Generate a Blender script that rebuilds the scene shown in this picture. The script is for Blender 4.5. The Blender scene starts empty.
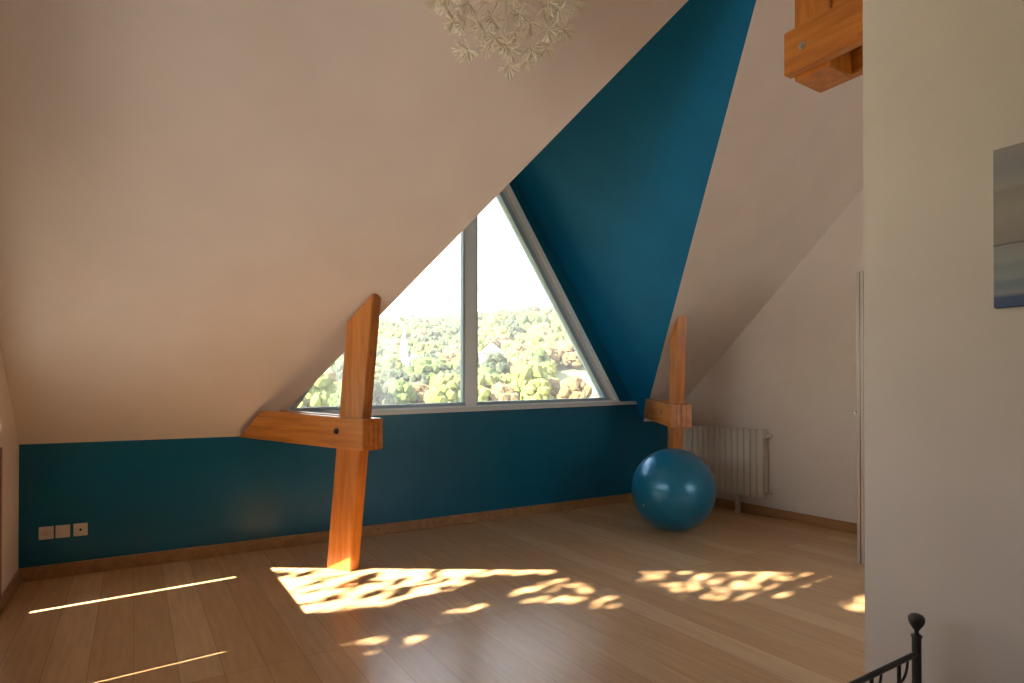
import bpy, bmesh, math, random
from mathutils import Vector, Matrix

# ------------------------------------------------------------------ camera, world, sun, exposure
H = 1.35                      # eye height
D = 5.454                     # inner face of the gable wall (y)
XL, XR = -0.69, 5.81          # inner faces of the side walls (x)
ZE = 0.974                    # height where the roof slope meets the gable wall
TS = 0.9335                   # rise of the main roof slope per metre
ZC = 4.35                     # flat ceiling
YC = D - (ZC - ZE) / TS
AP = Vector((3.13, D - (4.14 - ZE) / TS, 4.14))   # inner end of the dormer ridge
SUN_DIR = Vector((1.0, 0.08, -0.705)).normalized()

sc = bpy.context.scene
C = sc.collection
cam_data = bpy.data.cameras.new('camera')
cam_data.sensor_width = 36.0
cam_data.lens = 598.7 / 1024 * 36.0
cam_data.shift_y = 46.23 / 1024
cam_data.clip_start = 0.05
cam_data.clip_end = 2000
cam = bpy.data.objects.new('camera', cam_data)
cam.location = (0, 0, H)
cam.rotation_euler = (math.pi / 2 + 0.0063, 0, -0.5627)
C.objects.link(cam)
sc.camera = cam

sc.view_settings.view_transform = 'Standard'
sc.view_settings.look = 'None'
sc.view_settings.gamma = 1.0
sc.view_settings.use_curve_mapping = False
sc.view_settings.exposure = 0.22

w = bpy.data.worlds.new('world')
sc.world = w
w.use_nodes = True
wn = w.node_tree
for n in list(wn.nodes): wn.nodes.remove(n)
wo = wn.nodes.new('ShaderNodeOutputWorld')
wb = wn.nodes.new('ShaderNodeBackground')
wtc = wn.nodes.new('ShaderNodeTexCoord')
wsep = wn.nodes.new('ShaderNodeSeparateXYZ')
wr = wn.nodes.new('ShaderNodeValToRGB')
wr.color_ramp.elements[0].position = 0.0
wr.color_ramp.elements[0].color = (1.0, 0.95, 0.86, 1)
wr.color_ramp.elements[1].position = 0.75
wr.color_ramp.elements[1].color = (0.45, 0.66, 1.0, 1)
e = wr.color_ramp.elements.new(0.30); e.color = (0.96, 0.97, 0.98, 1)
wn.links.new(wtc.outputs['Generated'], wsep.inputs[0])
wn.links.new(wsep.outputs['Z'], wr.inputs[0])
wn.links.new(wr.outputs[0], wb.inputs['Color'])
wb.inputs['Strength'].default_value = 3.8
wn.links.new(wb.outputs[0], wo.inputs['Surface'])

sun_data = bpy.data.lights.new('sun', 'SUN')
sun_data.energy = 46.0
sun_data.angle = math.radians(0.5)
sun_data.color = (1.0, 0.84, 0.64)
sun = bpy.data.objects.new('sun', sun_data)
sun.rotation_euler = SUN_DIR.to_track_quat('-Z', 'Y').to_euler()
sun.location = (-12, 2, 10)
C.objects.link(sun)

# ------------------------------------------------------------------ materials
def mat(name, col, rough=0.6, metal=0.0, spec=0.5, coat=0.0, coat_rough=0.1):
    m = bpy.data.materials.new(name); m.use_nodes = True
    b = m.node_tree.nodes['Principled BSDF']
    b.inputs['Base Color'].default_value = (*col, 1)
    b.inputs['Roughness'].default_value = rough
    b.inputs['Metallic'].default_value = metal
    b.inputs['Specular IOR Level'].default_value = spec
    b.inputs['Coat Weight'].default_value = coat
    b.inputs['Coat Roughness'].default_value = coat_rough
    return m

def noisy(m, scale, c1, c2, bump=0.0, detail=4.0, stretch=(1, 1, 1), coord='Object', bscale=None):
    nt = m.node_tree; b = nt.nodes['Principled BSDF']
    tc = nt.nodes.new('ShaderNodeTexCoord'); mp = nt.nodes.new('ShaderNodeMapping')
    mp.inputs['Scale'].default_value = stretch
    nz = nt.nodes.new('ShaderNodeTexNoise'); nz.inputs['Scale'].default_value = scale
    nz.inputs['Detail'].default_value = detail
    cr = nt.nodes.new('ShaderNodeValToRGB')
    cr.color_ramp.elements[0].position = 0.3; cr.color_ramp.elements[0].color = (*c1, 1)
    cr.color_ramp.elements[1].position = 0.7; cr.color_ramp.elements[1].color = (*c2, 1)
    nt.links.new(tc.outputs[coord], mp.inputs[0]); nt.links.new(mp.outputs[0], nz.inputs['Vector'])
    nt.links.new(nz.outputs['Fac'], cr.inputs[0]); nt.links.new(cr.outputs[0], b.inputs['Base Color'])
    if bump:
        bp = nt.nodes.new('ShaderNodeBump'); bp.inputs['Strength'].default_value = bump
        bp.inputs['Distance'].default_value = 0.01
        if bscale:
            n2 = nt.nodes.new('ShaderNodeTexNoise'); n2.inputs['Scale'].default_value = bscale
            nt.links.new(mp.outputs[0], n2.inputs['Vector']); nt.links.new(n2.outputs['Fac'], bp.inputs['Height'])
        else:
            nt.links.new(nz.outputs['Fac'], bp.inputs['Height'])
        nt.links.new(bp.outputs[0], b.inputs['Normal'])
    return m

M = {}
M['white_wall'] = noisy(mat('white_wall_paint', (.8, .76, .72), .75, spec=.3), 3, (.77, .69, .64), (.81, .73, .68), bump=.05, bscale=180)
M['teal'] = noisy(mat('teal_wall_paint', (.002, .13, .23), .30, spec=.4), 2.5, (.001, .112, .215), (.002, .124, .235), bump=.05, bscale=60)
M['teal_skylit'] = noisy(mat('teal_paint_skylit', (.001, .14, .33), .6, spec=.15), 2.5, (.001, .132, .315), (.001, .148, .345), bump=.05, bscale=60)  # wall's teal paint made bluer, skylight on the slope put into the colour
M['frame'] = mat('blue_grey_lacquered_frame', (.86, .93, 1.0), .3)
M['frame_dark'] = mat('grey_blue_gasket', (.34, .47, .58), .35)
M['sill'] = mat('pale_grey_sill', (.66, .70, .72), .35)
M['black_metal'] = noisy(mat('black_metal_paint', (.012, .012, .014), .4), 40, (.010, .010, .012), (.022, .022, .025))
M['plastic'] = mat('white_socket_plastic', (.80, .70, .62), .4)
M['dark'] = mat('dark_socket_hole', (.02, .015, .012), .6)
M['steel'] = mat('bright_steel', (.7, .68, .65), .25, 1.0)
M['alu'] = mat('brushed_aluminium', (.50, .45, .42), .35, .75)
M['door_paint'] = mat('pale_door_paint', (.70, .66, .60), .5)
M['enamel'] = mat('white_radiator_enamel', (.76, .70, .62), .35)
M['brass'] = mat('chromed_valve', (.7, .66, .6), .3, .9)
M['paper'] = mat('cream_paper_petals', (.80, .74, .58), .8, spec=.2)
M['wire'] = mat('pale_wire', (.66, .58, .42), .5, .0)
M['cord'] = mat('white_cord', (.8, .78, .74), .6)
M['mattress'] = mat('cream_mattress_cloth', (.7, .66, .6), .9)
M['bark'] = noisy(mat('bark', (.12, .08, .05), .9), 8, (.10, .07, .045), (.17, .12, .08))
M['haze'] = bpy.data.materials.new('valley_haze'); M['haze'].use_nodes = True
_n = M['haze'].node_tree
for n in list(_n.nodes): _n.nodes.remove(n)
_o = _n.nodes.new('ShaderNodeOutputMaterial'); _v = _n.nodes.new('ShaderNodeVolumeScatter')
_v.inputs['Density'].default_value = .0008; _v.inputs['Color'].default_value = (1, 1, 1, 1); _v.inputs['Anisotropy'].default_value = .2
_n.links.new(_v.outputs[0], _o.inputs['Volume'])
M['church'] = mat('white_render', (.42, .41, .38), .8)
M['slate'] = mat('pale_slate_roof', (.2, .22, .25), .7)
M['outer_wall'] = mat('outer_render', (.7, .66, .6), .9)

def wood_mat(name, c1, c2, c3, rough=.3, coat=.5, axis='Z'):
    m = mat(name, c2, rough, coat=coat, coat_rough=.2)
    nt = m.node_tree; b = nt.nodes['Principled BSDF']
    tc = nt.nodes.new('ShaderNodeTexCoord'); mp = nt.nodes.new('ShaderNodeMapping')
    mp.inputs['Scale'].default_value = {'X': (.8, 9, 9), 'Y': (9, .8, 9), 'Z': (9, 9, .8)}[axis]
    nz = nt.nodes.new('ShaderNodeTexNoise'); nz.inputs['Scale'].default_value = 2.2
    nz.inputs['Detail'].default_value = 7; nz.inputs['Distortion'].default_value = .8
    cr = nt.nodes.new('ShaderNodeValToRGB')
    cr.color_ramp.elements[0].position = .28; cr.color_ramp.elements[0].color = (*c1, 1)
    cr.color_ramp.elements[1].position = .72; cr.color_ramp.elements[1].color = (*c3, 1)
    k = cr.color_ramp.elements.new(.5); k.color = (*c2, 1)
    vo = nt.nodes.new('ShaderNodeTexVoronoi'); vo.inputs['Scale'].default_value = 3.0
    vo.feature = 'F1'
    mp2 = nt.nodes.new('ShaderNodeMapping')
    mp2.inputs['Scale'].default_value = {'X': (.8, 2, 2), 'Y': (2, .8, 2), 'Z': (2, 2, .8)}[axis]
    kr = nt.nodes.new('ShaderNodeValToRGB')
    kr.color_ramp.elements[0].position = .03; kr.color_ramp.elements[0].color = (.35, .28, .22, 1)
    kr.color_ramp.elements[1].position = .10; kr.color_ramp.elements[1].color = (1, 1, 1, 1)
    mx = nt.nodes.new('ShaderNodeMixRGB'); mx.blend_type = 'MULTIPLY'; mx.inputs[0].default_value = .8
    nt.links.new(tc.outputs['Object'], mp.inputs[0]); nt.links.new(mp.outputs[0], nz.inputs['Vector'])
    nt.links.new(tc.outputs['Object'], mp2.inputs[0]); nt.links.new(mp2.outputs[0], vo.inputs['Vector'])
    nt.links.new(nz.outputs['Fac'], cr.inputs[0]); nt.links.new(vo.outputs['Distance'], kr.inputs[0])
    nt.links.new(cr.outputs[0], mx.inputs[1]); nt.links.new(kr.outputs[0], mx.inputs[2])
    nt.links.new(mx.outputs[0], b.inputs['Base Color'])
    bp = nt.nodes.new('ShaderNodeBump'); bp.inputs['Strength'].default_value = .15; bp.inputs['Distance'].default_value = .005
    nt.links.new(nz.outputs['Fac'], bp.inputs['Height']); nt.links.new(bp.outputs[0], b.inputs['Normal'])
    return m
M['beam'] = wood_mat('orange_varnished_pine', (.42, .13, .016), (.56, .19, .026), (.68, .26, .045))
M['beam_x'] = wood_mat('orange_varnished_pine_lengthwise', (.42, .13, .016), (.56, .19, .026), (.68, .26, .045), axis='Y')
M['baseboard'] = wood_mat('oak_baseboard', (.30, .15, .06), (.38, .20, .085), (.45, .25, .11), rough=.4, coat=.1, axis='Y')
M['door_wood'] = wood_mat('brown_door_wood', (.16, .07, .03), (.22, .10, .045), (.28, .14, .06), rough=.5, coat=.0)

def floor_mat():
    m = mat('oak_floorboards', (.5, .34, .2), .30, spec=.5)
    nt = m.node_tree; b = nt.nodes['Principled BSDF']; L = nt.links.new
    tc = nt.nodes.new('ShaderNodeTexCoord')
    rot = nt.nodes.new('ShaderNodeMapping'); rot.inputs['Rotation'].default_value = (0, 0, math.pi / 2)
    br = nt.nodes.new('ShaderNodeTexBrick')
    br.inputs['Scale'].default_value = 1.0; br.inputs['Brick Width'].default_value = 2.3
    br.inputs['Row Height'].default_value = 0.185; br.inputs['Mortar Size'].default_value = 0.0016
    br.inputs['Mortar Smooth'].default_value = .2; br.offset = .37; br.offset_frequency = 1
    br.inputs['Color1'].default_value = (.0, .0, .0, 1); br.inputs['Color2'].default_value = (1, 1, 1, 1)
    br.inputs['Mortar'].default_value = (.5, .5, .5, 1)
    L(tc.outputs['Object'], rot.inputs[0]); L(rot.outputs[0], br.inputs['Vector'])
    cr = nt.nodes.new('ShaderNodeValToRGB')
    cr.color_ramp.elements[0].color = (.64, .395, .21, 1); cr.color_ramp.elements[1].color = (.74, .49, .29, 1)
    k = cr.color_ramp.elements.new(.5); k.color = (.675, .43, .235, 1)
    L(br.outputs['Color'], cr.inputs[0])
    mp = nt.nodes.new('ShaderNodeMapping'); mp.inputs['Scale'].default_value = (14, 1.1, 1)
    nz = nt.nodes.new('ShaderNodeTexNoise'); nz.inputs['Scale'].default_value = 2.5; nz.inputs['Detail'].default_value = 5
    L(tc.outputs['Object'], mp.inputs[0]); L(mp.outputs[0], nz.inputs['Vector'])
    gr = nt.nodes.new('ShaderNodeValToRGB')
    gr.color_ramp.elements[0].position = .3; gr.color_ramp.elements[0].color = (.86, .83, .80, 1)
    gr.color_ramp.elements[1].position = .7; gr.color_ramp.elements[1].color = (1.04, 1.03, 1.01, 1)
    L(nz.outputs['Fac'], gr.inputs[0])
    mx = nt.nodes.new('ShaderNodeMixRGB'); mx.blend_type = 'MULTIPLY'; mx.inputs[0].default_value = .8
    L(cr.outputs[0], mx.inputs[1]); L(gr.outputs[0], mx.inputs[2])
    mo = nt.nodes.new('ShaderNodeMixRGB'); mo.blend_type = 'MIX'
    mo.inputs[2].default_value = (.38, .24, .135, 1)
    L(br.outputs['Fac'], mo.inputs[0]); L(mx.outputs[0], mo.inputs[1]); L(mo.outputs[0], b.inputs['Base Color'])
    rr = nt.nodes.new('ShaderNodeMapRange'); rr.inputs['To Min'].default_value = .23; rr.inputs['To Max'].default_value = .28
    L(nz.outputs['Fac'], rr.inputs[0]); L(rr.outputs[0], b.inputs['Roughness'])
    bp = nt.nodes.new('ShaderNodeBump'); bp.inputs['Strength'].default_value = .25; bp.inputs['Distance'].default_value = .003
    iv = nt.nodes.new('ShaderNodeMath'); iv.operation = 'SUBTRACT'; iv.inputs[0].default_value = 1
    L(br.outputs['Fac'], iv.inputs[1]); L(iv.outputs[0], bp.inputs['Height']); L(bp.outputs[0], b.inputs['Normal'])
    return m
M['floor'] = floor_mat()

def glass_mat():
    m = bpy.data.materials.new('window_glass'); m.use_nodes = True
    nt = m.node_tree
    for n in list(nt.nodes): nt.nodes.remove(n)
    o = nt.nodes.new('ShaderNodeOutputMaterial'); t = nt.nodes.new('ShaderNodeBsdfTransparent')
    g = nt.nodes.new('ShaderNodeBsdfGlossy'); g.inputs['Roughness'].default_value = .02
    fr = nt.nodes.new('ShaderNodeFresnel'); fr.inputs['IOR'].default_value = 1.45
    mx = nt.nodes.new('ShaderNodeMixShader')
    t.inputs['Color'].default_value = (.95, .97, .97, 1)
    nt.links.new(fr.outputs[0], mx.inputs[0]); nt.links.new(t.outputs[0], mx.inputs[1]); nt.links.new(g.outputs[0], mx.inputs[2])
    nt.links.new(mx.outputs[0], o.inputs['Surface'])
    return m
M['glass'] = glass_mat()

# ------------------------------------------------------------------ helpers
def tag(o, label=None, cat=None, group=None, kind=None):
    if label: o['label'] = label
    if cat: o['category'] = cat
    if group: o['group'] = group
    if kind: o['kind'] = kind
    return o

def empty(name, loc=(0, 0, 0), rz=0.0):
    o = bpy.data.objects.new(name, None); o.empty_display_size = .1
    o.location = loc; o.rotation_euler = (0, 0, rz); C.objects.link(o)
    return o

def obj(name, bm, m, parent=None, smooth=False, recalc=True, loc=None):
    if recalc: bmesh.ops.recalc_face_normals(bm, faces=bm.faces)
    if loc is not None: bmesh.ops.translate(bm, verts=bm.verts, vec=-Vector(loc))
    me = bpy.data.meshes.new(name); bm.to_mesh(me); bm.free()
    if smooth:
        for p in me.polygons: p.use_smooth = True
    me.materials.append(m)
    o = bpy.data.objects.new(name, me); C.objects.link(o)
    if loc is not None: o.location = loc
    if parent: o.parent = parent
    return o

def box(bm, a, b):
    x0, y0, z0 = a; x1, y1, z1 = b
    v = [bm.verts.new(p) for p in ((x0, y0, z0), (x1, y0, z0), (x1, y1, z0), (x0, y1, z0), (x0, y0, z1), (x1, y0, z1), (x1, y1, z1), (x0, y1, z1))]
    for f in ((0, 3, 2, 1), (4, 5, 6, 7), (0, 1, 5, 4), (1, 2, 6, 5), (2, 3, 7, 6), (3, 0, 4, 7)):
        bm.faces.new([v[i] for i in f])
    return v

def bbox(a, b, bev=0.0, seg=2):
    bm = bmesh.new(); box(bm, a, b)
    if bev: bmesh.ops.bevel(bm, geom=list(bm.edges), offset=bev, segments=seg, affect='EDGES', profile=.7)
    return bm

def prism(bm, pts, vec):
    """polygon pts extruded by vec"""
    vec = Vector(vec)
    a = [bm.verts.new(Vector(p)) for p in pts]; b = [bm.verts.new(Vector(p) + vec) for p in pts]
    bm.faces.new(a); bm.faces.new(b[::-1]); n = len(a)
    for i in range(n): bm.faces.new((a[i], b[i], b[(i + 1) % n], a[(i + 1) % n]))

def tube(bm, p0, p1, r0, r1=None, seg=12, caps=True):
    p0 = Vector(p0); p1 = Vector(p1); r1 = r0 if r1 is None else r1
    d = (p1 - p0).normalized(); a = d.orthogonal().normalized(); b = d.cross(a)
    A = []; B = []
    for i in range(seg):
        t = 2 * math.pi * i / seg; v = a * math.cos(t) + b * math.sin(t)
        A.append(bm.verts.new(p0 + v * r0)); B.append(bm.verts.new(p1 + v * r1))
    for i in range(seg): bm.faces.new((A[i], A[(i + 1) % seg], B[(i + 1) % seg], B[i]))
    if caps: bm.faces.new(A[::-1]); bm.faces.new(B)

def path_tube(bm, pts, r, seg=8):
    pts = [Vector(p) for p in pts]; rings = []
    ref = None
    for i, p in enumerate(pts):
        d = (pts[min(i + 1, len(pts) - 1)] - pts[max(i - 1, 0)]).normalized()
        if ref is None: ref = d.orthogonal().normalized()
        ref = (ref - d * ref.dot(d)).normalized(); q = d.cross(ref)
        rings.append([bm.verts.new(p + (ref * math.cos(2 * math.pi * k / seg) + q * math.sin(2 * math.pi * k / seg)) * r) for k in range(seg)])
    for a, b in zip(rings[:-1], rings[1:]):
        for k in range(seg): bm.faces.new((a[k], a[(k + 1) % seg], b[(k + 1) % seg], b[k]))
    bm.faces.new(rings[0][::-1]); bm.faces.new(rings[-1])

def lathe(bm, prof, centre, seg=24):
    cx, cy, cz = centre; rings = []
    for r, z in prof:
        if r < 1e-5: rings.append([bm.verts.new((cx, cy, cz + z))])
        else: rings.append([bm.verts.new((cx + r * math.cos(2 * math.pi * k / seg), cy + r * math.sin(2 * math.pi * k / seg), cz + z)) for k in range(seg)])
    for a, b in zip(rings[:-1], rings[1:]):
        for k in range(seg):
            k2 = (k + 1) % seg
            if len(a) == 1 and len(b) == 1: continue
            if len(a) == 1: bm.faces.new((a[0], b[k], b[k2]))
            elif len(b) == 1: bm.faces.new((a[k], a[k2], b[0]))
            else: bm.faces.new((a[k], a[k2], b[k2], b[k]))

def struct(name, bm, m, parent=None, loc=None):
    o = obj(name, bm, m, parent, loc=loc)
    if not parent: o['kind'] = 'structure'
    return o

# ------------------------------------------------------------------ room shell
YB = -2.6
bm = bmesh.new(); box(bm, (XL - .3, YB - .3, -.12), (XR + .3, D + .3, 0)); struct('floor', bm, M['floor'])

LVx = lambda z: .697 * z + .247       # left valley / dormer slope line x(z)
RVx = lambda z: -.7099 * z + 6.0746   # right one
SZ = lambda x: 1.155 + .02 * (x - 1.86)   # top of the window sill

# gable wall, teal, with the triangular window left open
def wall_gable():
    bm = bmesh.new(); Y = D
    e1 = (0, .25, 0)
    lz = SZ(1.07); rz = SZ(5.2)
    wl = (LVx(lz) + .0, Y, lz); wr = (RVx(rz), Y, rz)
    wbr = (4.985, Y, SZ(4.985))       # window's outer bottom right corner
    prism(bm, [(XL - .2, Y, 0), (XR + .2, Y, 0), (XR + .2, Y, ZE), (RVx(ZE), Y, ZE), wr, wbr, wl, (LVx(ZE), Y, ZE), (XL - .2, Y, ZE)], e1)
    prism(bm, [wbr, wr, (AP.x, Y, AP.z), (3.09, Y, 4.03)], e1)
    prism(bm, [wl, (LVx(1.21) + .015, Y, 1.21), (3.09, Y, 4.03), (AP.x, Y, AP.z)], e1)
    return bm
struct('wall_back', wall_gable(), M['teal'])

# main roof slope (white) with the notch of the dormer
nrm = Vector((0, TS, 1)).normalized()
ysl = lambda z: D - (z - ZE) / TS
bm = bmesh.new()
prism(bm, [(XL - .2, D, ZE), (LVx(ZE), D, ZE), AP, (RVx(ZE), D, ZE), (XR + .2, D, ZE), (XR + .2, YC, ZC), (XL - .2, YC, ZC)], nrm * .2)
struct('ceiling', bm, M['white_wall'])
bm = bmesh.new()
prism(bm, [(XL - .2, YC, ZC), (XR + .2, YC, ZC), (XR + .2, YB - .2, ZC), (XL - .2, YB - .2, ZC)], (0, 0, .2))
struct('ceiling_flat', bm, M['white_wall'])
# dormer slopes
bm = bmesh.new()
prism(bm, [(LVx(ZE), D, ZE), AP, (AP.x, D + .2, AP.z), (LVx(ZE), D + .2, ZE)], (-.2, 0, .14))
struct('ceiling_dormer_left', bm, M['white_wall'])
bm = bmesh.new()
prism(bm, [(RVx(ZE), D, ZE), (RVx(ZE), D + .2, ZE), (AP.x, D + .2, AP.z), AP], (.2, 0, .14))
struct('ceiling_dormer_right', bm, M['teal_skylit'])

zt = lambda y: min(ZC, ZE + TS * (D - y)) + .05
# right wall
bm = bmesh.new()
prism(bm, [(XR, D + .2, 0), (XR, D + .2, zt(D)), (XR, YC, ZC + .05), (XR, YB - .2, ZC + .05), (XR, YB - .2, 0)], (.2, 0, 0))
struct('wall_right', bm, M['white_wall'])
# wall behind the camera, with an unseen window added for fill light
bm = bmesh.new()
FILL_WIN = [(3.2, 5.4, .8, 2.7)]
for a0, a1 in ((XL - .2, FILL_WIN[0][0]), (FILL_WIN[0][1], XR + .2)): box(bm, (a0, YB - .2, 0), (a1, YB, ZC + .05))
for a0, a1, b0, b1 in FILL_WIN:
    box(bm, (a0, YB - .2, 0), (a1, YB, b0)); box(bm, (a0, YB - .2, b1), (a1, YB, ZC + .05))
struct('wall_front', bm, M['white_wall'])
for q_, (a0, a1, b0, b1) in enumerate(FILL_WIN):
    bm = bmesh.new(); mid = (a0 + a1) / 2
    for p_, r_ in (((a0, b0), (a0 + .06, b1)), ((a1 - .06, b0), (a1, b1)), ((a0 + .06, b0), (a1 - .06, b0 + .06)), ((a0 + .06, b1 - .06), (a1 - .06, b1)), ((mid - .03, b0 + .06), (mid + .03, b1 - .06))):
        box(bm, (p_[0], YB - .12, p_[1]), (r_[0], YB - .06, r_[1]))
    fill_win = struct('window_%d' % (3 + q_), bm, M['frame'])
    obj('pane', bbox((a0 + .05, YB - .094, b0 + .05), (a1 - .05, YB - .090, b1 - .05)), M['glass'], fill_win)
# near wall on the right of the picture
NX, NY = 2.6, 1.342
bm = bmesh.new(); box(bm, (NX, YB, 0), (NX + .14, NY, ZC))
struct('wall_partition', bm, M['white_wall'])

# left wall with a gable window and a low door
LT = .06
top = lambda y: 1.20 + TS * (4.70 - y)
y_end = 1.3
DY0, DY1, DZ = 3.335, 4.678, .97
bm = bmesh.new()
def lw(pts): prism(bm, [(XL, y, z) for y, z in pts], (-LT, 0, 0))
lw([(D + .1, 0), (D + .1, zt(D)), (4.85, zt(4.85)), (4.85, 0)])
lw([(4.85, 0), (4.85, zt(4.85)), (4.80, zt(4.80)), (4.80, 1.10), (4.678, 1.10), (4.678, 0)])
lw([(DY1, DZ), (DY1, 1.10), (DY0, 1.10), (DY0, DZ)])
lw([(4.80, 1.10), (4.80, zt(4.80)), (3.335, zt(3.335)), (YC, ZC + .05), (1.6, ZC + .05), (1.6, top(1.6)), (3.335, top(3.335))])
lw([(DY0, 0), (DY0, 1.10), (y_end, 1.10), (y_end, 0)])
lw([(y_end, 0), (y_end, ZC + .05), (YB - .2, ZC + .05), (YB - .2, 0)])
lw([(1.6, top(1.6)), (1.6, ZC + .05), (y_end, ZC + .05), (y_end, top(1.6))])
struct('wall_left', bm, M['white_wall'])

# left window: frame bars, mullion, glass
wf = bmesh.new()
def bar_x(bm, y0, z0, y1, z1, wdt, x0, x1):
    d = Vector((0, y1 - y0, z1 - z0)).normalized(); n = Vector((0, -d.z, d.y)) * wdt / 2
    a = Vector((x0, y0, z0)); b = Vector((x0, y1, z1))
    prism(bm, [a - n, a + n, b + n, b - n], (x1 - x0, 0, 0))
bar_x(wf, 4.78, 1.105, y_end, 1.105, .03, XL - .05, XL - .01)
bar_x(wf, 2.13, 1.12, 2.13, top(2.13), .09, XL - .05, XL - .01)
bar_x(wf, y_end + .03, 1.18, y_end + .03, top(1.6), .06, XL - .05, XL - .01)
w2 = struct('window_2', wf, M['frame'])
bm = bmesh.new()
prism(bm, [(XL - .03, 4.79, 1.115), (XL - .03, 1.6, top(1.6)), (XL - .03, y_end, top(1.6)), (XL - .03, y_end, 1.115)], (-.004, 0, 0))
obj('pane', bm, M['glass'], w2)
# low wooden door; a thin gap along its far edge lets the sun draw a streak on the floor
d2 = struct('door_2', bbox((XL - .045, DY0 + .008, .112), (XL - .012, DY1 - .038, DZ - .002), .002), M['door_wood'])
obj('gap_filler', bbox((XL - .045, DY0 + .0005, .80), (XL - .012, DY0 + .0078, DZ - .001)), M['door_wood'], d2)  # filler strip added to end the near-side sun streak early
obj('sill_filler', bbox((XL - .058, DY0 + .001, 0), (XL - .002, DY1 - .001, .11)), M['door_wood'], d2)  # added to block the foot of the gap and trim the streak's start
cs = bmesh.new()
box(cs, (XL, DY1 + .001, 0), (XL + .012, DY1 + .058, DZ + .04))
box(cs, (XL, DY0 - .05, 0), (XL + .012, DY0 - .001, DZ + .04))
box(cs, (XL, DY0 - .001, DZ), (XL + .012, DY1 + .001, DZ + .04))
struct('trim_1', cs, M['door_wood'])

# baseboards
BH, BT = .098, .016
def baseb(name, a, b):
    bm = bbox(a, b, .004, 1); struct(name, bm, M['baseboard'])
baseb('baseboard_back', (XL, D - BT, 0), (XR, D, BH))
baseb('baseboard_right', (XR - BT, -2.5, 0), (XR, D - BT, BH))
baseb('baseboard_left', (XL, DY1 + .06, 0), (XL + BT, D - BT, BH))
baseb('baseboard_partition', (NX - BT, -2.5, 0), (NX, NY, BH))

# ------------------------------------------------------------------ the big triangular window
def inset_poly(P, ins):
    """P: list of (x,z) counter-clockwise, ins[i] inset of edge i->i+1"""
    n = len(P); L = []
    for i in range(n):
        a = Vector(P[i]); b = Vector(P[(i + 1) % n]); d = (b - a).normalized(); nn = Vector((-d.y, d.x))
        L.append((a + nn * ins[i], d))
    out = []
    for i in range(n):
        (p, d), (q, e) = L[i - 1], L[i]
        den = d.x * e.y - d.y * e.x; r = q - p
        t = (r.x * e.y - r.y * e.x) / den; out.append(tuple(p + d * t))
    return out
def ring(bm, P, Q, y0, y1):
    n = len(P)
    for i in range(n):
        j = (i + 1) % n
        prism(bm, [(P[i][0], y0, P[i][1]), (P[j][0], y0, P[j][1]), (Q[j][0], y0, Q[j][1]), (Q[i][0], y0, Q[i][1])], (0, y1 - y0, 0))
BLc = (LVx(SZ(1.1)) + .03, SZ(1.1)); BRc = (4.975, SZ(4.975)); APc = (3.085, 4.02)
outer = [BLc, BRc, APc]
in1 = inset_poly(outer, [.030, .045, .03])
in2 = inset_poly(in1, [.004, .058, .012])
in3 = inset_poly(in2, [.030, .052, .03])
w1 = bmesh.new(); ring(w1, outer, in1, D - .028, D + .10)
win = struct('window_1', w1, M['frame'])
bm = bmesh.new(); ring(bm, in1, in2, D + .012, D + .10); obj('window_frame', bm, M['sill'], win)
bm = bmesh.new(); ring(bm, in2, in3, D - .006, D + .09); obj('glazing_bead', bm, M['frame_dark'], win)
bm = bmesh.new()
zt1 = lambda x: (x - .30) / .70
MZ = SZ(2.93) + .03
prism(bm, [(2.872, D - .012, MZ), (3.000, D - .012, MZ), (3.000, D - .012, 3.75), (2.872, D - .012, 3.60)], (0, .09, 0))
obj('mullion', bm, M['frame'], win)
bm = bmesh.new()
prism(bm, [(2.850, D + .004, MZ), (2.872, D + .004, MZ), (2.872, D + .004, 3.60), (2.850, D + .004, 3.57)], (0, .07, 0))
prism(bm, [(3.000, D + .004, MZ), (3.022, D + .004, MZ), (3.022, D + .004, 3.78), (3.000, D + .004, 3.75)], (0, .07, 0))
obj('mullion_gasket', bm, M['frame_dark'], win)
bm = bmesh.new()
prism(bm, [(x, D + .05, z) for x, z in in3], (0, .006, 0))
obj('pane', bm, M['glass'], win)
bm = bmesh.new()
x0, x1 = 1.075, 5.33
z0, z1 = SZ(x0), SZ(x1)
prism(bm, [(x0, D - .055, z0 + .012), (x1, D - .055, z1 + .012), (x1, D - .055, z1 - .030), (x0, D - .055, z0 - .030)], (0, .055, 0))
bmesh.ops.bevel(bm, geom=list(bm.edges), offset=.004, segments=2, affect='EDGES')
obj('window_sill', bm, M['sill'], win)

# ------------------------------------------------------------------ door seen edge-on beyond the near wall
DX, DYY, DTOP = 4.785, 2.48, 2.285
dr = struct('door_1', bbox((DX + .012, DYY, .012), (5.72, DYY + .04, DTOP), .002), M['door_paint'])
obj('edge_profile', bbox((DX, DYY - .004, .010), (DX + .014, DYY + .018, DTOP + .004), .003), M['alu'], dr)
obj('edge_profile', bbox((DX, DYY + .024, .010), (DX + .014, DYY + .046, DTOP + .004), .003), M['alu'], dr)
bm = bmesh.new()
box(bm, (DX + .004, DYY + .017, .012), (DX + .012, DYY + .025, DTOP))
obj('rubber_seal', bm, M['dark'], dr)
bm = bmesh.new()
tube(bm, (DX + .07, DYY + .044, 1.18), (DX + .07, DYY + .095, 1.18), .010)
tube(bm, (DX + .07, DYY + .090, 1.18), (DX + .18, DYY + .090, 1.18), .009)
lathe(bm, [(0, -.012), (.010, -.008), (.013, 0), (.010, .008), (0, .012)], (DX + .07, DYY + .092, 1.18), 12)
obj('door_handle', bm, M['steel'], dr)
bm = bmesh.new(); box(bm, (5.73, DYY - .03, 0), (XR, DYY + .07, 2.33)); struct('trim_2', bm, M['door_paint'])

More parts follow.
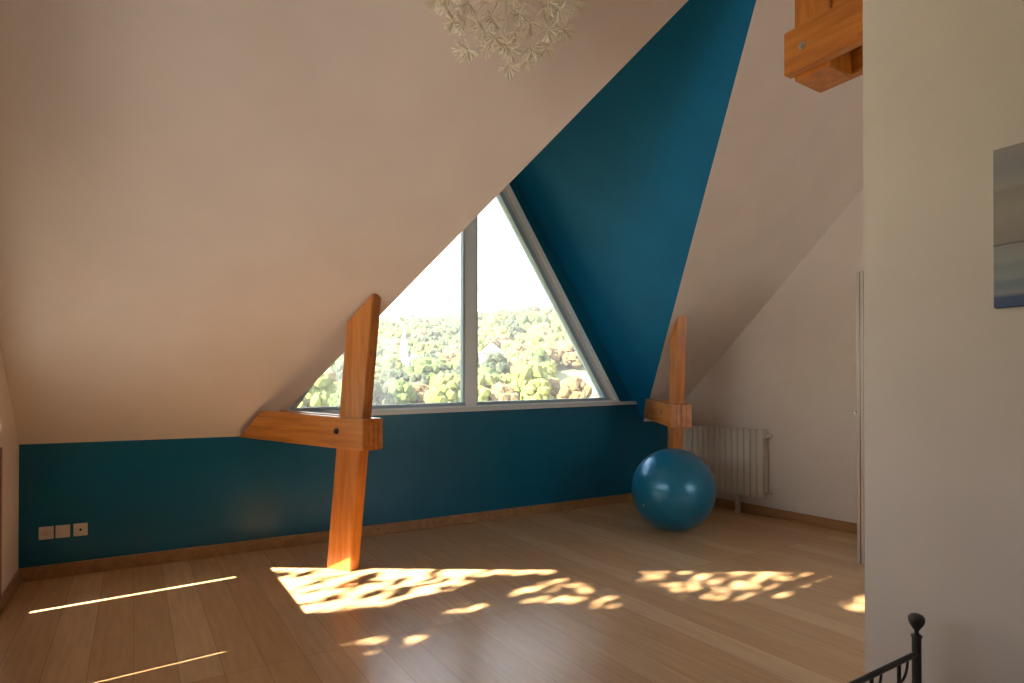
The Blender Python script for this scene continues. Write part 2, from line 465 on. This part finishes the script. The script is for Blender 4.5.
# ------------------------------------------------------------------ timber trusses in the dormer corners
def truss(base, sx, labels, up=0.0, ds=0.0):
    """local s runs from the gable wall into the room, n points to the camera side (-x)"""
    u = Vector((.515 * sx, -.857, 0)); m = Vector((-.857, -.515 * sx, 0))
    O = Vector((base, D, 0))
    P = lambda s, n, z: O + u * s + m * n + Vector((0, 0, z))
    sl = lambda s: ZE + TS * .857 * s        # roof underside along the truss
    lab_root = P(.98, 0, 0)
    ax = Matrix.Rotation(math.atan2(u.y, u.x) - math.pi / 2, 4, 'Z')
    def part(name, bmm, mt, par, bev=.006):
        bmesh.ops.recalc_face_normals(bmm, faces=bmm.faces)
        if bev: bmesh.ops.bevel(bmm, geom=list(bmm.edges), offset=bev, segments=2, affect='EDGES')
        # mesh in truss-local axes so that the grain follows the timber
        inv = (Matrix.Translation(lab_root) @ ax).inverted()
        bmesh.ops.transform(bmm, matrix=inv, verts=bmm.verts)
        o = obj(name, bmm, mt); o.parent = par
        return o
    root = empty('timber_truss', lab_root, 0); root.rotation_euler = ax.to_euler()
    tag(root, *labels)
    t = .05
    lean = .105
    # leaning post, cut off by the roof slope
    s0, wdt = .92 + ds, .235
    f = lambda s, z: s + lean * z
    # intersection of post edges with roof: s = s0+lean*z, z = ZE+k s
    k = TS * .857
    zA = (ZE + k * s0) / (1 - k * lean); zB = (ZE + k * (s0 + wdt)) / (1 - k * lean)
    bm = bmesh.new()
    prism(bm, [P(s0, t, 0), P(s0 + wdt, t, 0), P(f(s0 + wdt, zB), t, zB + .004), P(f(s0, zA), t, zA + .004)], m * (-2 * t))
    part('post', bm, M['beam'], root)
    # the pair of planks clamping the post
    zb0, zt0 = .975 + up, 1.21 + up; dz = -.06 / 1.3
    sf = s0 + wdt + lean * 1.12 + .012      # just in front of the post
    send = sf + .05
    for n0, n1 in ((t + .062, t + .001), (-t - .001, -t - .062)):
        sb = (zb0 - ZE) / (k - dz) ; st = (zt0 - ZE) / (k - dz)
        sb = max(sb,   .015 if sx > 0 else .24)
        bm = bmesh.new()
        prism(bm, [P(sb, n0, zb0 + dz * sb), P(send, n0, zb0 + dz * send), P(send, n0, zt0 + dz * send), P(st, n0, zt0 + dz * st)], m * (n1 - n0))
        i0 = n1; i1 = .002 if n0 > 0 else -.002
        i0 = n0 if n0 < 0 and abs(n0) < abs(n1) else n1
        prism(bm, [P(sf, i0, zb0 + dz * sf), P(send, i0, zb0 + dz * send), P(send, i0, zt0 + dz * send), P(sf, i0, zt0 + dz * sf)], m * (i1 - i0))
        o = part('plank', bm, M['beam_x'], root)
    # bolt through the planks
    for sgn in (1, -1):
        bm = bmesh.new()
        c = P(1.08, sgn * (t + .060), 1.055 + up); e2 = P(1.08, sgn * (t + .072), 1.055 + up)
        tube(bm, c, e2, .021, .021, 18); tube(bm, e2, P(1.08, sgn * (t + .084), 1.055 + up), .011, .011, 6)
        part('bolt', bm, M['steel'] if sx < 0 else M['dark'], root, 0)
    return root
truss(.815, 1, ('orange timber post with clamping planks in front of the triangular window\'s left end', 'timber post', 'roof trusses beside the dormer'))
truss(6.309 - .815 - .042, -1, ('orange timber post with clamping planks behind the blue ball, beside the radiator', 'timber post', 'roof trusses beside the dormer'), .07, .06)

# ------------------------------------------------------------------ hanging truss end at the top right
BX = 2.81
root = empty('roof_truss', (BX + .165, 1.75, 2.92))
tag(root, 'orange timber beam end with bolted planks hanging high above the radiator corner', 'roof beam')
def rpart(name, bm, mt, bev=.005):
    bmesh.ops.recalc_face_normals(bm, faces=bm.faces)
    if bev: bmesh.ops.bevel(bm, geom=list(bm.edges), offset=bev, segments=2, affect='EDGES')
    bmesh.ops.translate(bm, verts=bm.verts, vec=-root.location)
    o = obj(name, bm, mt, root); return o
rpart('post', bbox((BX + .062, 1.64, 2.945), (BX + .268, 1.825, ZC)), M['beam'])
rpart('plank', bbox((BX, -1.2, 2.965), (BX + .06, 1.845, 3.185)), M['beam_x'])
rpart('plank', bbox((BX + .270, -1.2, 2.965), (BX + .33, 1.845, 3.185)), M['beam_x'])
bm = bmesh.new()
prism(bm, [(BX + .085, 1.80, 3.32), (BX + .085, 1.64, 3.19), (BX + .085, .60, 4.22), (BX + .085, .70, 4.34)], (.16, 0, 0))
rpart('brace', bm, M['beam_x'])
bm = bmesh.new(); tube(bm, (BX, 1.74, 3.07), (BX - .010, 1.74, 3.07), .019, .019, 20); tube(bm, (BX - .010, 1.74, 3.07), (BX - .022, 1.74, 3.07), .010, .010, 6)
rpart('bolt', bm, M['steel'], 0)

# ------------------------------------------------------------------ exercise ball
BR = .398
from mathutils import Quaternion
ry = Vector((math.sin(.5627), math.cos(.5627), 0)); rx = Vector((math.cos(.5627), -math.sin(.5627), 0))
bc = ry * 5.83 + rx * (5.83 * (673 - 512) / 598.7); bc.z = BR
ballm = mat('pearly_blue_vinyl', (.004, .25, .5), .32, metal=.25, spec=.6, coat=.35, coat_rough=.12)
noisy(ballm, 60, (.001, .155, .30), (.003, .19, .36))
bm = bmesh.new(); prof = []
N = 96
for i in range(N + 1):
    a = -math.pi / 2 + math.pi * i / N
    rr = BR
    if abs(abs(a) - .55) < .012 or abs(abs(a) - .95) < .012 or abs(abs(a) - .18) < .012: rr = BR - .0015
    prof.append((max(0, rr * math.cos(a)), rr * math.sin(a)))
prof[0] = (0, -BR); prof[-1] = (0, BR)
lathe(bm, prof, (0, 0, 0), 72)
ball = empty('exercise_ball', (bc.x, bc.y, 0))
tag(ball, 'large shiny blue exercise ball on the oak floor in the corner', 'exercise ball')
bs = obj('ball_skin', bm, ballm, ball, smooth=True); bs.location = (0, 0, BR); bs.rotation_euler = (.5, .35, .3)
def on_ball(px, py):
    d = ry + rx * ((px - 512) / 598.7) + Vector((0, 0, -(py - 391.5) / 598.7)); d.normalize()
    o = Vector((0, 0, H)) - Vector((bc.x, bc.y, BR)); b_ = o.dot(d); c_ = o.dot(o) - BR * BR
    t_ = -b_ - math.sqrt(max(0, b_ * b_ - c_)); return (o + d * t_) + Vector((0, 0, BR))
for nm, px, py, r in (('pale_dot', 643.5, 505, .008), ('pale_dot', 696, 486, .007)):  # two small pale discs on the skin
    p = on_ball(px, py); n = (p - Vector((0, 0, BR))).normalized()
    bm = bmesh.new(); tube(bm, p - n * .004, p + n * .004, r, r * .7, 12)
    obj(nm, bm, M['plastic'], ball)

# ------------------------------------------------------------------ radiator on the right wall
rad = empty('radiator', (XR - .075, 4.6, 0))
tag(rad, 'white ribbed radiator on the right wall behind the blue ball', 'radiator')
RY0, PITCH, NEL = 3.985, .080, 15
RZ0, RZ1 = .195, .935
def rel(bm): bmesh.ops.translate(bm, verts=bm.verts, vec=-rad.location); return bm
el = bmesh.new()
def rib_mesh():
    bm = bmesh.new(); n = 9
    box(bm, (XR - .125, RY0 + .002, RZ0 + .01), (XR - .112, RY0 + PITCH - .005, RZ1 - .006))   # front blade
    bmesh.ops.bevel(bm, geom=list(bm.edges), offset=.005, segments=3, affect='EDGES')
    b2 = bmesh.new(); box(b2, (XR - .114, RY0 + .030, RZ0), (XR - .045, RY0 + .048, RZ1))
    box(b2, (XR - .122, RY0 + .008, RZ1 - .035), (XR - .042, RY0 + PITCH - .008, RZ1 + .002))
    box(b2, (XR - .115, RY0 + .002, RZ1 - .09), (XR - .06, RY0 + PITCH - .002, RZ1 - .05))
    box(b2, (XR - .115, RY0 + .002, RZ0 + .03), (XR - .06, RY0 + PITCH - .002, RZ0 + .07))
    box(b2, (XR - .055, RY0 + .004, RZ0 + .01), (XR - .045, RY0 + PITCH - .007, RZ1 - .03))
    me = bpy.data.meshes.new('t'); b2.to_mesh(me); b2.free(); bm.from_mesh(me); bpy.data.meshes.remove(me)
    return bm
r0 = obj('rib', rel(rib_mesh()), M['enamel'], rad)
for i in range(1, NEL):
    c = r0.copy(); C.objects.link(c); c.parent = rad; c.location = (0, PITCH * i, 0)
for yy in (4.33, 4.93):
    bm = bmesh.new()
    box(bm, (XR - .105, yy - .022, 0), (XR - .06, yy - .010, RZ0 + .04)); box(bm, (XR - .105, yy + .010, 0), (XR - .06, yy + .022, RZ0 + .04))
    box(bm, (XR - .115, yy - .03, 0), (XR - .05, yy + .03, .008))
    obj('foot', rel(bm), M['enamel'], rad)
for zz, nm in ((RZ1 - .06, 'thermostat_valve'), (RZ0 + .05, 'return_valve')):
    bm = bmesh.new()
    tube(bm, (XR - .085, RY0 + .01, zz), (XR - .085, RY0 - .045, zz), .013)
    tube(bm, (XR - .085, RY0 - .028, zz), (XR, RY0 - .028, zz), .009)
    if zz > .5: tube(bm, (XR - .070, RY0 - .028, zz), (XR - .150, RY0 - .028, zz + .0), .020, .017, 16)
    else: tube(bm, (XR - .075, RY0 - .028, zz), (XR - .115, RY0 - .028, zz), .015, .013, 12)
    obj(nm, rel(bm), M['enamel'] if zz > .5 else M['brass'], rad)

# ------------------------------------------------------------------ sockets on the teal wall
def plate(cx, kind, label):
    cz = .330; e_ = empty(kind[0], (cx, D, cz)); tag(e_, label, kind[1], 'wall outlet plates by the left corner')
    bm = bbox((-.043, -.010, -.046), (.043, -.0005, .046), .004, 2)
    obj('cover_plate', bm, M['plastic'], e_)
    return e_
s = plate(-.534, ('power_socket', 'socket'), 'white power socket with a round recess, nearest the left corner of the teal wall')
bm = bmesh.new()
for i in range(24):
    a0, a1 = 2 * math.pi * i / 24, 2 * math.pi * (i + 1) / 24
    q = [(.0215 * math.cos(a0), .0215 * math.sin(a0)), (.0215 * math.cos(a1), .0215 * math.sin(a1)), (.0185 * math.cos(a1), .0185 * math.sin(a1)), (.0185 * math.cos(a0), .0185 * math.sin(a0))]
    prism(bm, [(x, -.0102, z) for x, z in q], (0, -.002, 0))
obj('recess_rim', bm, mat('greyed_plastic', (.5, .42, .36), .5), s)
bm = bmesh.new()
for dx in (-.008, .008): tube(bm, (dx, -.0101, -.002), (dx, -.0112, -.002), .003, .003, 10)
obj('pin_hole', bm, M['dark'], s)
s = plate(-.438, ('blank_plate', 'socket'), 'plain white blank plate, middle of the three plates on the teal wall')
bm = bbox((-.030, -.0125, -.033), (.030, -.0100, .033), .001, 1); obj('blank_insert', bm, M['plastic'], s)
s = plate(-.333, ('antenna_socket', 'socket'), 'white aerial socket with a small dark hole, third plate from the left corner')
bm = bmesh.new(); tube(bm, (0, -.0101, 0), (0, -.014, 0), .009, .008, 16); obj('aerial_jack', bm, M['dark'], s)

# ------------------------------------------------------------------ picture on the near wall
def picture_mat():
    m = mat('seascape_canvas', (.3, .3, .3), .8, spec=.2); nt = m.node_tree; b = nt.nodes['Principled BSDF']; L = nt.links.new
    tc = nt.nodes.new('ShaderNodeTexCoord'); sp = nt.nodes.new('ShaderNodeSeparateXYZ'); L(tc.outputs['Object'], sp.inputs[0])
    nz = nt.nodes.new('ShaderNodeTexNoise'); nz.inputs['Scale'].default_value = 3; nz.inputs['Detail'].default_value = 6
    mp = nt.nodes.new('ShaderNodeMapping'); mp.inputs['Scale'].default_value = (1, 1.2, 16); L(tc.outputs['Object'], mp.inputs[0]); L(mp.outputs[0], nz.inputs['Vector'])
    ad = nt.nodes.new('ShaderNodeMath'); ad.operation = 'MULTIPLY_ADD'; ad.inputs[1].default_value = .05; L(nz.outputs['Fac'], ad.inputs[0]); L(sp.outputs['Z'], ad.inputs[2])
    mr = nt.nodes.new('ShaderNodeMapRange'); mr.inputs['From Min'].default_value = .025; mr.inputs['From Max'].default_value = .585; L(ad.outputs[0], mr.inputs[0])
    cr = nt.nodes.new('ShaderNodeValToRGB'); els = cr.color_ramp.elements
    els[0].position = 0; els[0].color = (.10, .15, .28, 1); els[1].position = 1; els[1].color = (.40, .38, .37, 1)
    for p, c in ((.06, (.12, .17, .30)), (.09, (.34, .38, .42)), (.15, (.26, .32, .40)), (.19, (.40, .42, .44)), (.25, (.33, .36, .40)), (.30, (.42, .44, .45)), (.375, (.38, .38, .40)), (.39, (.16, .16, .17)), (.405, (.36, .33, .31)), (.60, (.42, .39, .36)), (.73, (.37, .345, .33)), (.75, (.43, .41, .39)), (.86, (.36, .36, .40))):
        e_ = els.new(p); e_.color = (*c, 1)
    L(mr.outputs[0], cr.inputs[0]); L(cr.outputs[0], b.inputs['Base Color'])
    return m
pic = obj('canvas_picture', bbox((-.028, -.72, 0), (-.0005, 0, .560), .002, 1), picture_mat())
pic.location = (NX, .882, 1.645)
tag(pic, 'blue and grey seascape canvas hanging on the near white wall', 'picture')

# ------------------------------------------------------------------ bed frame in the near corner
PX, PY = 2.44, 1.075
bed = empty('bed_frame', (1.75, PY, 0))
tag(bed, 'black metal bed footboard with a round finial against the near wall', 'bed')
def bp(name, bm, mt=None, smooth=False):
    bmesh.ops.translate(bm, verts=bm.verts, vec=-bed.location); return obj(name, bm, mt or M['black_metal'], bed, smooth)
def finial(x, y, hz):
    bm = bmesh.new()
    lathe(bm, [(0, -.002), (.017, 0), (.0195, .004), (.017, .010), (.009, .012), (.007, .024), (.011, .030), (.023, .048), (.0275, .062), (.0268, .074), (.020, .082), (.008, .087), (0, .088)], (x, y, hz), 28)
    return bm
FZ = .445
for x in (PX, PX - 1.30):
    bm = bmesh.new(); tube(bm, (x, PY, 0), (x, PY, FZ), .0155, .0155, 20); bp('post', bm, smooth=False)
    bp('finial', finial(x, PY, FZ), smooth=True)
bm = bmesh.new(); tube(bm, (PX - .012, PY, .385), (PX - 1.29, PY, .385), .010, .010, 12); bp('top_rail', bm)
bm = bmesh.new(); tube(bm, (PX - .012, PY, .17), (PX - 1.29, PY, .17), .010, .010, 12); bp('lower_rail', bm)
for i in range(1, 7):
    x = PX - 1.30 * i / 7 + .055
    bm = bmesh.new(); tube(bm, (x, PY, .17), (x, PY, .378), .0065, .0065, 10); bp('bar', bm)
    bm = bmesh.new()
    pts = [(x + .008 + .055 * math.sin(t * math.pi / 2), PY, .31 + .068 * (1 - math.cos(t * math.pi / 2)) + 0) for t in [k / 8 for k in range(9)]]
    path_tube(bm, pts, .0045); bp('scroll', bm)
for x in (PX, PX - 1.30):
    bm = bmesh.new(); box(bm, (x - .012, PY - 1.95, .20), (x + .012, PY - .01, .24)); bp('side_rail', bm)
for x in (PX, PX - 1.30):
    bm = bmesh.new(); tube(bm, (x, PY - 1.95, 0), (x, PY - 1.95, .9), .0175, .0175, 16); bp('head_post', bm)
mt_ = obj('mattress', bbox((PX - 1.275, PY - 1.93, .242), (PX - .025, PY - .05, .31), .03, 3), M['mattress'])
tag(mt_, 'cream mattress lying in the black metal bed frame', 'mattress')

# ------------------------------------------------------------------ dandelion pendant lamp
LC = ry * 2.78 + rx * (2.78 * (505 - 512) / 598.7); LC.z = H + 2.78 * (391.5 + 17) / 598.7
lamp = empty('pendant_lamp', LC)
tag(lamp, 'cream paper dandelion pendant lamp hanging at the top centre', 'lamp')
zc = min(ZC, ZE + TS * (D - LC.y))
bm = bmesh.new(); tube(bm, (0, 0, .05), (0, 0, zc - LC.z), .004, .004, 8); obj('cord', bm, M['cord'], lamp)
bm = bmesh.new(); tube(bm, (0, 0, zc - LC.z - .10), (0, 0, zc - LC.z - .001), .05, .06, 20); obj('canopy', bm, M['cord'], lamp)
bm = bmesh.new(); bmesh.ops.create_icosphere(bm, subdivisions=3, radius=.055); obj('hub', bm, mat('orange_brown_hub', (.45, .20, .06), .5), lamp, smooth=True)
random.seed(4)
def flower_mesh(R, seed):
    """one stem along +z with a paper floret at its tip"""
    rnd = random.Random(seed)
    stem = bmesh.new(); tube(stem, (0, 0, .05), (0, 0, R), .0008, .0008, 5)
    fl = bmesh.new()
    for k in range(44):
        a = rnd.uniform(0, 2 * math.pi); tilt = rnd.uniform(.1, 1.75); ln = rnd.uniform(.045, .062)
        d = Vector((math.sin(tilt) * math.cos(a), math.sin(tilt) * math.sin(a), math.cos(tilt)))
        p0 = Vector((0, 0, R)); side = d.cross(Vector((math.cos(a + 1), math.sin(a + 1), .3))).normalized()
        wd = .0014
        tip = p0 + d * ln
        up = d.cross(side) * .0006
        for sgn in (1, -1):
            pass
        a0 = fl.verts.new(p0 - side * wd * .4); a1 = fl.verts.new(p0 + side * wd * .4)
        b0 = fl.verts.new(p0 + d * ln * .8 - side * wd); b1 = fl.verts.new(p0 + d * ln * .8 + side * wd)
        c0 = fl.verts.new(tip + side * wd * 2.2); c1 = fl.verts.new(tip - side * wd * 2.2)
        fl.faces.new((a0, a1, b1, b0)); fl.faces.new((b0, b1, c0, c1))
    return stem, fl
protos = []
for R, sd in ((.335, 1), (.29, 2), (.225, 3)):
    st, fl = flower_mesh(R, sd)
    so = obj('stem', st, M['wire'], lamp); fo = obj('floret', fl, M['paper'], so, recalc=False)
    protos.append((so, fo))
NF = 98
ga = math.pi * (3 - math.sqrt(5))
for i in range(NF):
    zz = 1 - 2 * (i + .5) / NF; rr = math.sqrt(1 - zz * zz); th = ga * i
    d = Vector((rr * math.cos(th), rr * math.sin(th), zz))
    so, fo = protos[0 if i % 2 == 0 else (1 if i % 4 == 1 else 2)]
    if i in (0, 1, 3): s2, f2 = so, fo
    else:
        s2 = so.copy(); C.objects.link(s2); s2.parent = lamp
        f2 = fo.copy(); C.objects.link(f2); f2.parent = s2
    s2.rotation_euler = d.to_track_quat('Z', 'Y').to_euler()

# ------------------------------------------------------------------ outside: wooded hillside
def hz(x, y):
    r = math.hypot(x, y); a = math.atan2(x, y)
    t = max(0.0, min(1.0, (r - 80) / 265))
    ridge = 40 + 9 * max(0, math.sin((a - .25) * 2.2)) + 2.0 * math.sin(a * 13)
    t2 = t * t * (3 - 2 * t)
    return -6 + ridge * t2 + 1.2 * math.sin(x * .05) * math.cos(y * .06) * t
grass = noisy(mat('pale_meadow', (.5, .55, .25), .9), .15, (.16, .165, .07), (.21, .205, .10), coord='Object')
bm = bmesh.new()
nx, ny = 70, 70; vs = []
for j in range(ny + 1):
    row = []
    for i in range(nx + 1):
        x = -180 + 620 * i / nx; y = 12 + 420 * j / ny
        row.append(bm.verts.new((x, y, hz(x, y))))
    vs.append(row)
for j in range(ny):
    for i in range(nx): bm.faces.new((vs[j][i], vs[j][i + 1], vs[j + 1][i + 1], vs[j + 1][i]))
g = struct('hillside', bm, grass)
bm = bmesh.new(); box(bm, (-60, -40, -6.5), (80, 12.5, -6.02)); struct('garden_ground', bm, mat('pale_terrace_stone', (.34, .31, .29), .9))

def leaf_mat(name, c1, c2):
    m = mat(name, c1, .85, spec=.2); noisy(m, 6.0, c1, c2, bump=.0, detail=6); return m
KINDS = [
    ('yellow_green_tree', leaf_mat('yellow_green_leaves', (.10, .125, .028), (.185, .205, .06)), 'yellow-green leafy tree outside the window', 'yellow-green hillside trees'),
    ('green_tree', leaf_mat('mid_green_leaves', (.045, .08, .025), (.095, .135, .048)), 'mid green leafy tree outside the window', 'mid green hillside trees'),
    ('autumn_tree', leaf_mat('autumn_leaves', (.12, .08, .035), (.20, .145, .075)), 'pale tan autumn tree outside the window', 'autumn hillside trees'),
    ('dark_tree', leaf_mat('blue_green_leaves', (.025, .042, .025), (.055, .07, .04)), 'dark green tree outside the window', 'dark hillside trees'),
]
def crown_bm(seed, tall=1.0, n=64, sub=1):
    rnd = random.Random(seed); bm = bmesh.new()
    for k in range(n):
        a = rnd.uniform(0, 2 * math.pi); zz = rnd.uniform(-.75, .95); rr = math.sqrt(max(0, 1 - zz * zz)) * rnd.uniform(.35, .72)
        c = Vector((rr * math.cos(a), rr * math.sin(a), zz * .62 * tall)); rad_ = rnd.uniform(.15, .31)
        b = bmesh.ops.create_icosphere(bm, subdivisions=sub, radius=rad_, matrix=Matrix.Translation(c))
        for v in b['verts']:
            dv = (v.co - c); v.co = c + dv * rnd.uniform(.78, 1.22)
    return bm
protoT = {}
for ki, (nm, mt, lb, gp) in enumerate(KINDS):
    for v in range(2):
        cb = crown_bm(100 + ki * 7 + v, 1.0 if ki != 3 else 1.25)
        tb = bmesh.new(); tube(tb, (0, 0, -1.15), (0, 0, .1), .09, .05, 8)
        protoT[(ki, v)] = (cb, tb)
meshT = {}
for (ki, v), (cb, tb) in protoT.items():
    bmesh.ops.recalc_face_normals(cb, faces=cb.faces)
    me = bpy.data.meshes.new('crown'); cb.to_mesh(me); cb.free(); me.materials.append(KINDS[ki][1])
    me2 = bpy.data.meshes.new('trunk'); tb.to_mesh(me2); tb.free(); me2.materials.append(M['bark'])
    meshT[(ki, v)] = (me, me2)
rnd = random.Random(11)
MEADOW = (math.radians(36.0), math.radians(41.8))
cells = {}
spots = []
tries = 0
while tries < 90000:
    tries += 1
    a = math.radians(rnd.uniform(3, 54)); d = math.sqrt(rnd.uniform(118 ** 2, 345 ** 2))
    x, y = d * math.sin(a), d * math.cos(a); r = rnd.uniform(3.0, 5.4)
    if a > MEADOW[0] and 120 < d < 172: continue
    if abs(a - math.radians(22.7)) < .03 and 150 < d < 192: continue
    if abs(a - math.radians(30.2)) < .028 and 150 < d < 192: continue
    cx, cy = int(x // 12), int(y // 12)
    if any((x - p[0]) ** 2 + (y - p[1]) ** 2 < (.66 * (r + p[2])) ** 2 for ax_ in (-1, 0, 1) for ay_ in (-1, 0, 1) for p in cells.get((cx + ax_, cy + ay_), ())): continue
    cells.setdefault((cx, cy), []).append((x, y, r))
    v = rnd.random() + .25 * math.sin(x * .07) * math.cos(y * .05)
    if a > math.radians(28): ki = 3 if v < .07 else (1 if v < .30 else (0 if v < .68 else 2))
    else: ki = 3 if v < .20 else (1 if v < .52 else (0 if v < .86 else 2))
    spots.append((d + (0 if math.radians(11.5) < a < math.radians(42.5) else 1000), x, y, r, ki))
spots.sort()
far_bm = bmesh.new()
far_src = {}
def put(bm, me, mtx, mi):
    n0 = len(bm.faces); bm.from_mesh(me); bm.faces.ensure_lookup_table(); bm.verts.ensure_lookup_table()
    fs = bm.faces[n0:]
    vs_ = {v for f in fs for v in f.verts}
    for v in vs_: v.co = mtx @ v.co
    for f in fs: f.material_index = mi
low = []
for k in range(3):
    b_ = crown_bm(300 + k, 1.0, 9, 1); me = bpy.data.meshes.new('t'); b_.to_mesh(me); b_.free(); low.append(me)
for i, (d, x, y, r, ki) in enumerate(spots):
    if i < 300:
        me, me2 = meshT[(ki, rnd.randrange(2))]
        root = bpy.data.objects.new(KINDS[ki][0], None); C.objects.link(root)
        root.location = (x, y, hz(x, y) - .2); root.scale = (r, r, r * rnd.uniform(.9, 1.3)); root.rotation_euler = (0, 0, rnd.uniform(0, 6.28))
        ang = math.atan2(x, y)
        side = 'left of the mullion' if ang < math.radians(28.2) else 'right of the mullion'
        band = 'low in the valley' if d < 165 else ('halfway up the hill' if d < 205 else 'high on the hill')
        tag(root, KINDS[ki][2] + ' ' + band + ', ' + side, 'tree', KINDS[ki][3] + ' ' + band + ' ' + side)
        a = bpy.data.objects.new('crown', me); C.objects.link(a); a.parent = root; a.location = (0, 0, .72)
        b = bpy.data.objects.new('trunk', me2); C.objects.link(b); b.parent = root; b.location = (0, 0, .72)
    else:
        m4 = Matrix.Translation((x, y, hz(x, y) + r * .55)) @ Matrix.Rotation(rnd.uniform(0, 6.28), 4, 'Z') @ Matrix.Diagonal((r, r, r * rnd.uniform(.9, 1.3), 1))
        put(far_bm, rnd.choice(low), m4, ki)
far = obj('distant_woodland', far_bm, KINDS[0][1], recalc=False)
for k in (1, 2, 3): far.data.materials.append(KINDS[k][1])
tag(far, 'hazy woodland along the top of the hill seen through the window', 'woodland', kind='stuff')

bm = bmesh.new(); box(bm, (-60, 40, -12), (330, 330, 75))
hzo = obj('haze', bm, M['haze']); tag(hzo, 'pale haze hanging over the valley and hillside outside the window', 'haze', kind='stuff')
def building(name, a_deg, d, wx, wy, hh, label, spire=False):
    a = math.radians(a_deg); x, y = d * math.sin(a), d * math.cos(a); z = hz(x, y)
    root = empty(name, (x, y, z), -.3); tag(root, label, 'building')
    obj('walls', bbox((-wx, -wy, -1), (wx, wy, hh)), M['church'], root)
    bm = bmesh.new(); prism(bm, [(-wx - .4, -wy - .4, hh + .01), (wx + .4, -wy - .4, hh + .01), (0, -wy - .4, hh + wx * .9)], (0, 2 * wy + .8, 0)); obj('roof', bm, M['slate'] if not spire else M['church'], root)
    if spire:
        obj('tower', bbox((-wx - 2.2, -wy - 1.2, -1), (-wx - .02, -wy + 1, hh + 3)), M['church'], root)
        bm = bmesh.new(); tube(bm, (-wx - 1.1, -wy - .1, hh + 3.01), (-wx - 1.1, -wy - .1, hh + 10), 1.0, .05, 8); obj('spire', bm, M['church'], root)
    wb_ = [(-wx * .5, 2.0), (wx * .4, 2.0)]
    for (cx_, cz_) in wb_:
        obj('window', bbox((cx_ - .5, -wy - .05, cz_ - .8), (cx_ + .5, -wy - .002, cz_ + .8)), M['slate'], root)
building('church', 22.9, 178, 2.0, 3.5, 3.6, 'small white church with a pointed spire among the hillside trees', True)
building('house', 30.2, 180, 3.2, 3.0, 3.4, 'white gabled house among the trees right of the window mullion')

# ------------------------------------------------------------------ tree outside the left gable, whose foliage dapples the sunlight
def floor_pt(u, v):
    d = ry + rx * ((u - 512) / 598.7) + Vector((0, 0, -(v - 391.5) / 598.7)); t = -H / d.z
    return (d.x * t, d.y * t)
PXL = [
    ([(262, 562), (560, 564), (552, 573), (470, 576), (462, 584), (440, 592), (402, 598), (375, 607), (305, 612), (286, 596), (255, 580)], .03),
    ([(600, 562), (840, 566), (760, 604), (722, 604), (690, 596), (655, 586), (632, 576)], .10),
    ([(510, 597), (528, 583), (575, 578), (622, 600), (604, 609), (548, 604)], .10),
    ([(346, 648), (362, 640), (424, 630), (434, 640), (386, 654)], .2),
    ([(432, 606), (470, 598), (480, 610), (450, 616)], .3),
    ([(455, 622), (500, 612), (505, 622), (470, 630)], .4),
    ([(836, 607), (868, 594), (868, 616)], .10),
    ([(560, 632), (600, 625), (610, 636), (570, 642)], .55),
]
GAPS = [([floor_pt(*p) for p in poly], k) for poly, k in PXL]
def inside(x, y, P):
    c = False; n = len(P)
    for i in range(n):
        (x1, y1), (x2, y2) = P[i], P[i - 1]
        if (y1 > y) != (y2 > y) and x < (x2 - x1) * (y - y1) / (y2 - y1) + x1: c = not c
    return c
rnd = random.Random(5)
lm = leaf_mat('garden_tree_leaves', (.07, .075, .04), (.12, .12, .06))
bm = bmesh.new()
TX = -4.2
cnt = 0
while cnt < 52000:
    # rounded crown volume
    p = Vector((TX + rnd.uniform(-.9, .9), rnd.uniform(-.6, 6.2), rnd.uniform(2.4, 8.2)))
    q = Vector(((p.x - TX) / .95, (p.y - 2.8) / 3.5, (p.z - 5.2) / 3.0))
    if q.length > 1: continue
    t = p.z / -SUN_DIR.z; fx, fy = p.x + SUN_DIR.x * t, p.y + SUN_DIR.y * t
    rej = False
    for P, k in GAPS:
        if any(inside(fx + ox, fy + oy, P) for ox, oy in ((0, 0), (.07, 0), (-.07, 0), (0, .05), (0, -.05))) and rnd.random() > k: rej = True; break
    if fx < .86: rej = True
    if rej: cnt += 1; continue
    cnt += 1
    s_ = rnd.uniform(.07, .11); n = Vector((rnd.gauss(0, 1), rnd.gauss(0, 1), rnd.gauss(0, 1))).normalized()
    a = n.orthogonal().normalized(); b = n.cross(a)
    vv = [bm.verts.new(p + a * s_), bm.verts.new(p + b * s_ * .55 + a * .1 * s_), bm.verts.new(p - a * s_), bm.verts.new(p - b * s_ * .55 + a * .1 * s_)]
    bm.faces.new(vv)
gt = empty('garden_tree', (TX, 2.8, -6.02)); tag(gt, 'green leafy tree outside the left wall, shading its window', 'tree')
bmesh.ops.translate(bm, verts=bm.verts, vec=-gt.location)
obj('crown', bm, lm, gt, recalc=False)
bm = bmesh.new(); tube(bm, (0, 0, 0), (.0, .1, 8.6), .22, .12, 14)
for k in range(9):
    a = rnd.uniform(0, 6.28); z_ = rnd.uniform(8, 10)
    tube(bm, (0, .1, 8.3), (.5 * math.cos(a), 1.2 * math.sin(a), 8.4 + rnd.uniform(.8, 2.0) if math.sin(a) < 0 else 8.4 + rnd.uniform(0.3, 1)), .05, .015, 6)
obj('trunk', bm, M['bark'], gt)
